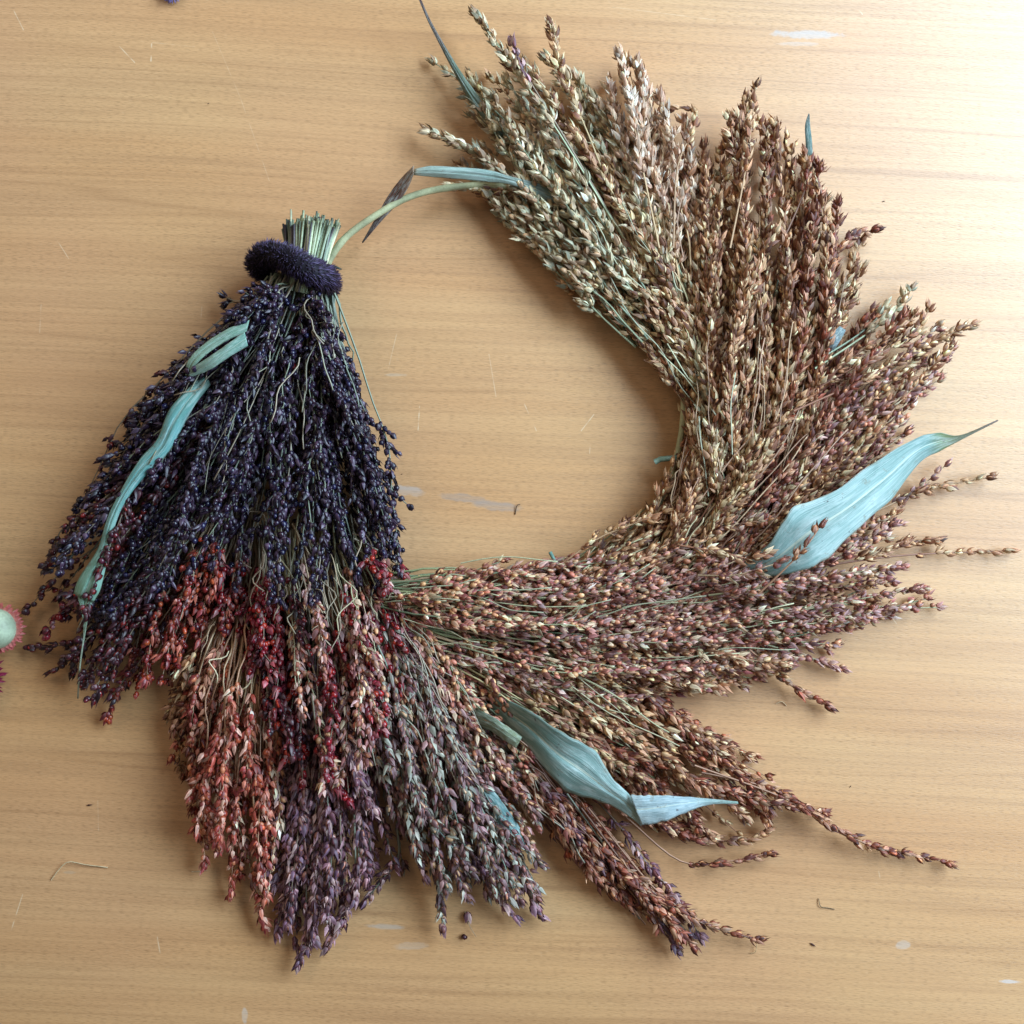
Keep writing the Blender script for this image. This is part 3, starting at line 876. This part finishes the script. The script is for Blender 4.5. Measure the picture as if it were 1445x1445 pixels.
# bristly band wrapped over the neck
mb = MB()
path = catmull([(384, 392, .006), (364, 374, .016), (379, 358, .030), (412, 368, .043), (438, 383, .044), (458, 392, .036), (462, 402, .018), (452, 406, .005)], 60)
pw = PA(path)
dd = norm(np.gradient(pw, axis=0))
rad = np.interp(np.linspace(0, 1, 60), [0, .15, .35, .7, .9, 1], [.0046, .0062, .0064, .0068, .0064, .0046])
tube(mb, pw, rad, np.append(lin((22, 16, 28)), .8), 14)
for i in range(4200):
    k = R.integers(0, 59)
    f = R.random()
    c0 = pw[k] * (1 - f) + pw[k + 1] * f
    a = norm(np.cross(dd[k], np.array([.1, .2, 1.])))
    b = np.cross(a, dd[k])
    th = R.random() * 6.283
    nrm = math.cos(th) * a + math.sin(th) * b
    if (c0 + nrm * rad[k])[2] < .002:
        continue
    dr = norm(nrm * 1.0 + dd[k] * 0.75 + R.normal(size=3) * .16)
    p0 = c0 + nrm * rad[k] * .93
    ln = .0024 + .0020 * R.random()
    q = norm(np.cross(dr, R.normal(size=3)))
    q2 = np.cross(dr, q)
    wd = .00040
    v = [p0 + q * wd, p0 - q * wd * .5 + q2 * wd * .86, p0 - q * wd * .5 - q2 * wd * .86, p0 + dr * ln]
    c = lin([(46, 34, 58), (34, 24, 44), (62, 48, 80), (44, 26, 42), (92, 78, 112)][R.integers(5)]) * (.8 + .4 * R.random())
    cc = np.array([np.append(c * .6, .5)] * 3 + [np.append(np.minimum(c * 1.5, 1), .45)])
    mb.add(v, [(0, 1, 3), (1, 2, 3), (2, 0, 3)], cc)
wpart(mb, 'bristly_band', M_bristle, None, 'dark violet bristly seed head wrapped round the neck of the fan')


# ------------------------------------------------------------------ leaves of the wreath
def leaf(sheets, name='dry_leaf', label=None, n=40, m=14, thick=0.00022):
    """each sheet: edge A, edge B (px,py,z), arch (m), colours along"""
    V, F, U, K = [], [], [], []
    for (ea, eb, arch, cols) in sheets:
        A = catmull(ea, n)
        B = catmull(eb, n)
        b0 = len(V)
        cs = np.array([lin(c[1]) for c in cols])
        cp = [c[0] for c in cols]
        ph = R.random(6) * 6.28
        for i in range(n):
            v = i / (n - 1)
            wpx = np.linalg.norm((A[i] - B[i])[:2])
            for j in range(m):
                u = j / (m - 1)
                p = A[i] * (1 - u) + B[i] * u
                p = p.copy()
                p[2] += arch * math.sin(math.pi * u) * min(1, wpx / 40)
                p[2] += (wpx * S) * (.045 * math.sin(v * 7 + ph[0] + 3 * u) + .035 * math.sin(u * 7 + v * 5 + ph[1]) + .02 * math.sin(v * 23 + u * 2 + ph[2]) * abs(u - .5) * 2)
                p[2] -= .0018 * math.exp(-((u - .48) / .05) ** 2) * min(1, wpx / 30)
                e = (abs(u - .5) * 2) ** 4 * min(1, wpx / 75) ** 1.5
                p[1] += e * (1.1 * math.sin(v * 60 + ph[3]) + 1.0 * math.sin(v * 31 + ph[4]) + 1.2 * max(0, math.sin(v * 17 + ph[2]) - .7) * 6 * (1 if u > .5 else -1) * -1)
                V.append(P(p[0], p[1], max(p[2], .0012)))
                U.append((u, v * 3.0 + ph[5], 0))
                K.append([np.interp(v, cp, cs[:, q]) for q in range(3)] + [1])
        for i in range(n - 1):
            for j in range(m - 1):
                q = b0 + i * m + j
                F.append((q, q + 1, q + m + 1, q + m))
    me = bpy.data.meshes.new(name)
    me.from_pydata([tuple(v) for v in V], [], F)
    me.polygons.foreach_set('use_smooth', [True] * len(F))
    at = me.attributes.new('tint', 'FLOAT_COLOR', 'POINT')
    at.data.foreach_set('color', np.array(K, dtype=np.float32).ravel())
    au = me.attributes.new('leaf_uv', 'FLOAT_VECTOR', 'POINT')
    au.data.foreach_set('vector', np.array(U, dtype=np.float32).ravel())
    me.materials.append(M_leaf)
    o = bpy.data.objects.new(name, me)
    C.objects.link(o)
    o.parent = wreath
    o.location = -Vector(W0)
    sm = o.modifiers.new('thickness', 'SOLIDIFY')
    sm.thickness = thick
    if label:
        o['label'] = label
    return o


BLU, BL2, GRN, MNT = (142, 176, 172), (178, 204, 200), (126, 140, 96), (168, 214, 196)
# the large leaf on the right
leaf([([(1040, 800, .024), (1082, 770, .040), (1105, 735, .046), (1128, 711, .047), (1182, 690, .045), (1240, 648, .040), (1290, 620, .036), (1322, 610, .032), (1355, 614, .028), (1408, 592, .026)],
       [(1048, 822, .024), (1100, 812, .036), (1140, 802, .040), (1168, 788, .041), (1212, 745, .040), (1256, 706, .036), (1296, 655, .032), (1326, 637, .030), (1358, 620, .027), (1409, 594, .026)],
       .0012, [(0, BLU), (.4, BL2), (.72, BLU), (.80, GRN), (.9, (110, 104, 62)), (1, (120, 74, 50))])],
     label='large blue green leaf with brown curled tip on the right side', n=60, m=18)
# the folded leaf at the bottom right
leaf([([(690, 975, .014), (752, 1006, .036), (800, 1038, .044), (838, 1058, .044), (866, 1100, .042), (890, 1124, .040), (905, 1163, .038)],
       [(690, 1000, .014), (738, 1046, .026), (775, 1092, .032), (806, 1120, .032), (850, 1132, .034), (880, 1147, .036), (904, 1165, .0375)],
       .0015, [(0, (120, 150, 136)), (.3, (150, 182, 176)), (1, BL2)]),
      ([(889, 1122, .041), (915, 1122, .042), (950, 1123, .040), (990, 1126, .034), (1041, 1131, .030)],
       [(905, 1165, .039), (935, 1160, .041), (965, 1148, .039), (1000, 1136, .033), (1042, 1134, .030)],
       .002, [(0, (196, 212, 216)), (.6, (180, 200, 208)), (1, (160, 190, 176))])],
     label='pale blue leaf folded over near its tip at the lower right', n=44)
leaf([([(640, 985, .014), (684, 1005, .030), (712, 1022, .036), (737, 1040, .034)],
       [(655, 1018, .014), (692, 1032, .028), (712, 1045, .032), (728, 1056, .030)],
       .004, [(0, (110, 130, 116)), (.7, (150, 160, 128)), (1, (150, 156, 120))])], label='short cut grey green leaf stub beside the folded leaf', n=16)
# leaf ribbon on the dark fan
leaf([([(352, 452, 0.055), (318, 466, 0.055), (285, 488, 0.054), (265, 510, 0.053), (262, 530, 0.049)],
       [(348, 468, 0.056), (322, 480, 0.057), (297, 496, 0.057), (280, 511, 0.055), (268, 528, 0.050)],
       .003, [(0, (150, 190, 168)), (1, (186, 222, 196))]),
      ([(262, 524, 0.050), (288, 508, 0.058), (314, 490, 0.060), (345, 468, 0.059)],
       [(268, 533, 0.050), (296, 522, 0.056), (322, 505, 0.059), (350, 488, 0.059)],
       .003, [(0, (196, 226, 204)), (1, (150, 196, 180))]),
      ([(284, 530, 0.043), (262, 552, 0.048), (238, 580, 0.050), (222, 620, 0.050), (196, 650, 0.049), (172, 690, 0.048), (152, 730, 0.046), (138, 775, 0.043), (112, 815, 0.041), (104, 838, 0.038)],
       [(300, 540, 0.043), (276, 570, 0.049), (256, 606, 0.051), (236, 640, 0.051), (208, 668, 0.050), (178, 706, 0.048), (162, 742, 0.046), (154, 780, 0.044), (142, 830, 0.041), (132, 850, 0.038)],
       .004, [(0, (130, 170, 156)), (.25, (120, 186, 184)), (.5, (130, 196, 192)), (.75, (160, 206, 190)), (1, (164, 214, 186))]),
      ([(106, 828, 0.038), (114, 860, 0.037), (118, 890, 0.033), (112, 940, 0.026), (109, 985, 0.010)],
       [(134, 838, 0.038), (126, 866, 0.037), (121, 892, 0.033), (114, 940, 0.026), (111, 986, 0.010)],
       .001, [(0, (164, 214, 186)), (1, (196, 190, 160))])],
     label='mint green twisted leaf ribbon running down the dark fan', n=50)
# leaves at the top left end
leaf([([(585, 238, .026), (610, 234, .028), (650, 236, .028), (690, 240, .028), (725, 250, .028), (770, 262, .020), (830, 290, .016)],
       [(583, 247, .026), (612, 250, .026), (650, 253, .026), (690, 257, .026), (724, 262, .026), (765, 282, .018), (815, 310, .014)],
       .004, [(0, (208, 196, 170)), (.08, (196, 214, 200)), (.5, (170, 196, 186)), (.7, (140, 150, 136)), (1, (150, 176, 178))])],
     label='pale sheath leaf lying across the reed at the top', n=40)
leaf([([(584, 234, .026), (566, 252, .022), (548, 276, .018), (530, 308, .014), (511, 342, .008)],
       [(584, 246, .026), (576, 264, .022), (562, 286, .017), (538, 312, .013), (512, 343, .008)],
       .003, [(0, (176, 140, 112)), (.4, (120, 76, 62)), (1, (70, 36, 34))])], label='brown withered leaf tip hanging over the reed', n=24)
leaf([([(588, -8, .030), (604, 30, .028), (624, 70, .024), (644, 108, .020), (668, 150, .016), (712, 200, .012)],
       [(590, -10, .030), (608, 30, .028), (631, 70, .024), (655, 108, .020), (688, 152, .016), (735, 205, .012)],
       .003, [(0, (96, 50, 46)), (.35, (104, 84, 72)), (.5, (112, 126, 104)), (1, (120, 138, 116))])], label='long thin spear leaf running off the top edge', n=36)
leaf([([(1141, 160, .018), (1136, 178, .018), (1137, 205, .016), (1136, 240, .006)],
       [(1142, 161, .018), (1143, 178, .018), (1146, 205, .016), (1147, 240, .006)],
       .003, [(0, (70, 78, 70)), (.5, (96, 128, 122)), (1, (130, 150, 138))])], label='narrow leaf spike standing out at the upper right', n=20, m=8)
leaf([([(660, 1100, .022), (690, 1110, .024), (715, 1140, .022), (735, 1170, .016), (752, 1205, .012)],
       [(650, 1130, .020), (680, 1140, .022), (705, 1165, .020), (725, 1188, .014), (748, 1207, .011)],
       .003, [(0, (96, 130, 128)), (.6, (120, 160, 160)), (1, (160, 206, 204))])], label='small blue green leaf tip between the purple sprigs', n=20)
leaf([([(1150, 500, .020), (1165, 478, .026), (1185, 460, .022)],
       [(1162, 508, .018), (1180, 490, .026), (1194, 466, .020)],
       .003, [(0, (110, 120, 126)), (1, (130, 146, 150))])], label='grey blue leaf scrap tucked among brown sprigs', n=12)
leaf([([(750, 830, .018), (768, 822, .022), (790, 818, .022)],
       [(755, 842, .018), (772, 836, .022), (795, 832, .022)],
       .002, [(0, (130, 170, 168)), (1, (120, 150, 136))])], label='small pale leaf at the inner rim', n=12, m=8)
mb = MB()
tube(mb, PA([(776, 779, .012), (783, 792, .013), (792, 806, .015)]), .0011, np.append(lin((120, 160, 146)), .5), 7)
wpart(mb, 'cut_stalk_end', M_stalk)
mb = MB()
tube(mb, PA([(924, 652, .012), (932, 648, .013), (955, 646, .015)]), .0017, np.append(lin((110, 128, 108)), .5), 8)
wpart(mb, 'cut_stalk_end', M_stalk)
# a tiny chip at the end of the band
mb = MB()
tube(mb, PA([(468, 376, .024), (474, 377, .024), (482, 380, .024)]), [.0003, .0009, .0004], np.append(lin((60, 62, 52)), .5), 6)
wpart(mb, 'stalk_chip', M_stalk)

# ------------------------------------------------------------------ loose bits on the table
def thing_mesh(mb, name, mat, at, label, cat, group=None):
    o = mb.build(name, mat, None, origin=at)
    return tag(o, label, cat, group)


def fallen(px, py, ang, pal, size, label, thread=None, num=2):
    mb = MB()
    z = .0016
    base = P(px, py, z)
    d = np.array([math.cos(ang), -math.sin(ang), .05])
    O = [base - d * .002 + np.array([R.normal() * .0006, R.normal() * .0006, 0]) for _ in range(num)]
    D = [d + R.normal(size=3) * np.array([.25, .25, .05]) for _ in range(num)]
    put_spikelets(mb, np.array(O), np.array(D), np.full(num, GL * size), PAL[pal])
    if thread:
        tube(mb, PA(catmull(thread, 8)), .00018, np.append(lin((176, 156, 130)), .6))
    return thing_mesh(mb, 'fallen_grain', M_grain, P(px, py, 0), label, 'grain')


fallen(658, 1292, 1.7, 'purple', 1.15, 'fallen brown husk with a bent thread just below the bottom sprigs', [(656, 1286, .002), (662, 1305, .003), (672, 1322, .0015)], 3)
fallen(657, 1325, 2.0, 'wine', .9, 'single round dark red grain lying alone below the fallen husk', None, 1)


def fibre(pts, r, col, label, name='plant_fibre'):
    mb = MB()
    tube(mb, PA(catmull(pts, 12)), r, np.append(lin(col), .6))
    return thing_mesh(mb, name, M_stalk, P(pts[0][0], pts[0][1], 0), label, 'fibre')


fibre([(734, 712, .0006), (730, 713, .001), (728, 720, .0006), (727, 726, .0004)], .0003, (96, 72, 52), 'short dark bent fibre at the end of the grey worn patch')
fibre([(72, 1242, .0005), (84, 1226, .0012), (97, 1216, .0016), (120, 1220, .0012), (152, 1224, .0005)], .00035, (214, 190, 150), 'pale bent fibre lying alone at the lower left')
fibre([(1155, 1268, .0005), (1158, 1279, .001), (1168, 1281, .0006), (1178, 1283, .0005)], .00028, (128, 106, 78), 'thin brown fibre with a kink at the lower right')
fibre([(270, 1230, .0005), (284, 1229, .0008), (292, 1228, .0005)], .0003, (216, 192, 154), 'short straight pale fibre beside the orange sprigs')
fibre([(1095, 993, .0005), (1103, 990, .001), (1110, 996, .0005)], .0003, (206, 178, 140), 'tiny curled pale fibre under the trailing rosy sprig')
fibre([(1058, 1345, .0005), (1066, 1343, .0012), (1068, 1332, .002)], .00026, (208, 176, 130), 'curved yellow fibre at the tip of the reddish brown bunch')
for (x, y, a, s_, lab) in ((1147, 1333, -.6, .0011, 'small dark red chaff flake at the lower right of the table'), (126, 1136, .1, .0010, 'small dark brown chaff flake at the lower left of the table'),
                           (567, 669, .3, .0004, 'tiny black speck right of the dark fan'), (1200, 1110, .9, .0005, 'tiny brown speck right of the long trailing sprig'),
                           (294, 146, .5, .0004, 'tiny dark speck near the upper left'), (1247, 284, .1, .0006, 'small dark speck at the upper right of the table')):
    mb = MB()
    d = np.array([math.cos(a), math.sin(a), 0])
    c0 = P(x, y, s_ * .5)
    tube(mb, np.array([c0 - d * s_ * 1.7, c0 - d * s_ * .5, c0 + d * s_ * .7, c0 + d * s_ * 1.9]), np.array([.1, .8, .6, .1]) * s_ * .6, np.append(lin((70, 38, 34)), .6), 5)
    thing_mesh(mb, 'chaff_flake', M_stalk, P(x, y, 0), lab, 'chaff')


# ------------------------------------------------------------------ strawflowers cut by the frame
def bract(mb, base, d, up, ln, wd, c0, c1, curl=.3):
    d = norm(np.asarray(d, float)); up = norm(np.asarray(up, float))
    s = np.cross(d, up)
    V, K = [], []
    rows = ((0, .35), (.3, .9), (.6, 1.0), (.85, .6))
    for (t, w_) in rows:
        for q in (-1, 0, 1):
            V.append(base + d * ln * t + s * wd * .5 * w_ * q + up * (curl * ln * t * t - abs(q) * wd * -.15))
            K.append(np.append(c0 * (1 - t) + c1 * t, .45))
    V.append(base + d * ln + up * curl * ln); K.append(np.append(c1, .45))
    T = []
    for i in range(3):
        for j in range(2):
            p = i * 3 + j
            T += [(p, p + 3, p + 4), (p, p + 4, p + 1)]
    T += [(9, 12, 10), (10, 12, 11)]
    mb.add(V, T, np.array(K))


def flower(name, px, py, rad, zc, core, rim, tip, label, dome, tilt=(0, 0), layers=5, dz=0.0):
    root = empty(name, P(px, py, 0), label, 'dried flower')
    o0 = P(px, py, 0)
    mb = MB()
    seg, rg = 24, 8
    V, T, K = [], [], []
    for i in range(rg + 1):
        th = i / rg * math.pi
        for k in range(seg):
            ph = 2 * math.pi * k / seg
            V.append((math.sin(th) * dome * math.cos(ph), math.sin(th) * dome * math.sin(ph), zc + math.cos(th) * dome * .8))
            K.append(np.append(lin(core) * (0.9 + .15 * math.sin(k * 5)), .5))
    for i in range(rg):
        for k in range(seg):
            a, b = i * seg + k, i * seg + (k + 1) % seg
            T += [(a, a + seg, b + seg), (a, b + seg, b)]
    mb.add(V, T, np.array(K))
    h = mb.build('flower_base', M_petal, root)
    h.location = (0, 0, 0)
    for la_ in range(layers):
        num = 30
        for k in range(num):
            ph = 2 * math.pi * (k + .5 * (la_ % 2)) / num + R.normal() * .05
            el = -.5 + la_ * .26 + R.normal() * .06 + dz
            rr = dome * (1.0 - .04 * la_)
            b = np.array([math.cos(ph) * rr * .8, math.sin(ph) * rr * .8, max(.0015, zc - dome * .25 + la_ * .0006)])
            d = np.array([math.cos(ph) * math.cos(el), math.sin(ph) * math.cos(el), math.sin(el)])
            mb = MB()
            bract(mb, b, d, (-.3 * math.cos(ph), -.3 * math.sin(ph), 1), (rad - dome) * (1.05 - .1 * la_) * (.85 + .3 * R.random()), rad * .16, lin(rim), lin(tip), .12)
            p_ = mb.build('petal', M_petal, root)
    return root


flower('strawflower', 8, 884, 0.0185, 0.0125, (190, 206, 176), (222, 168, 150), (206, 92, 96), 'pale mint and pink strawflower head cut by the left edge', 0.0118, layers=3, dz=-.1)
flower('strawflower', -26, 954, 0.0185, 0.008, (110, 20, 40), (150, 24, 52), (128, 30, 66), 'crimson strawflower at the left edge below the pale one', 0.006, layers=5)
flower('strawflower', 244, -8, 0.0075, 0.004, (150, 130, 170), (176, 166, 196), (120, 100, 160), 'small lilac strawflower cut by the top edge', 0.003, layers=3)
print('sprigs', COUNT, 'tris', sum(len(m.polygons) for m in bpy.data.meshes))
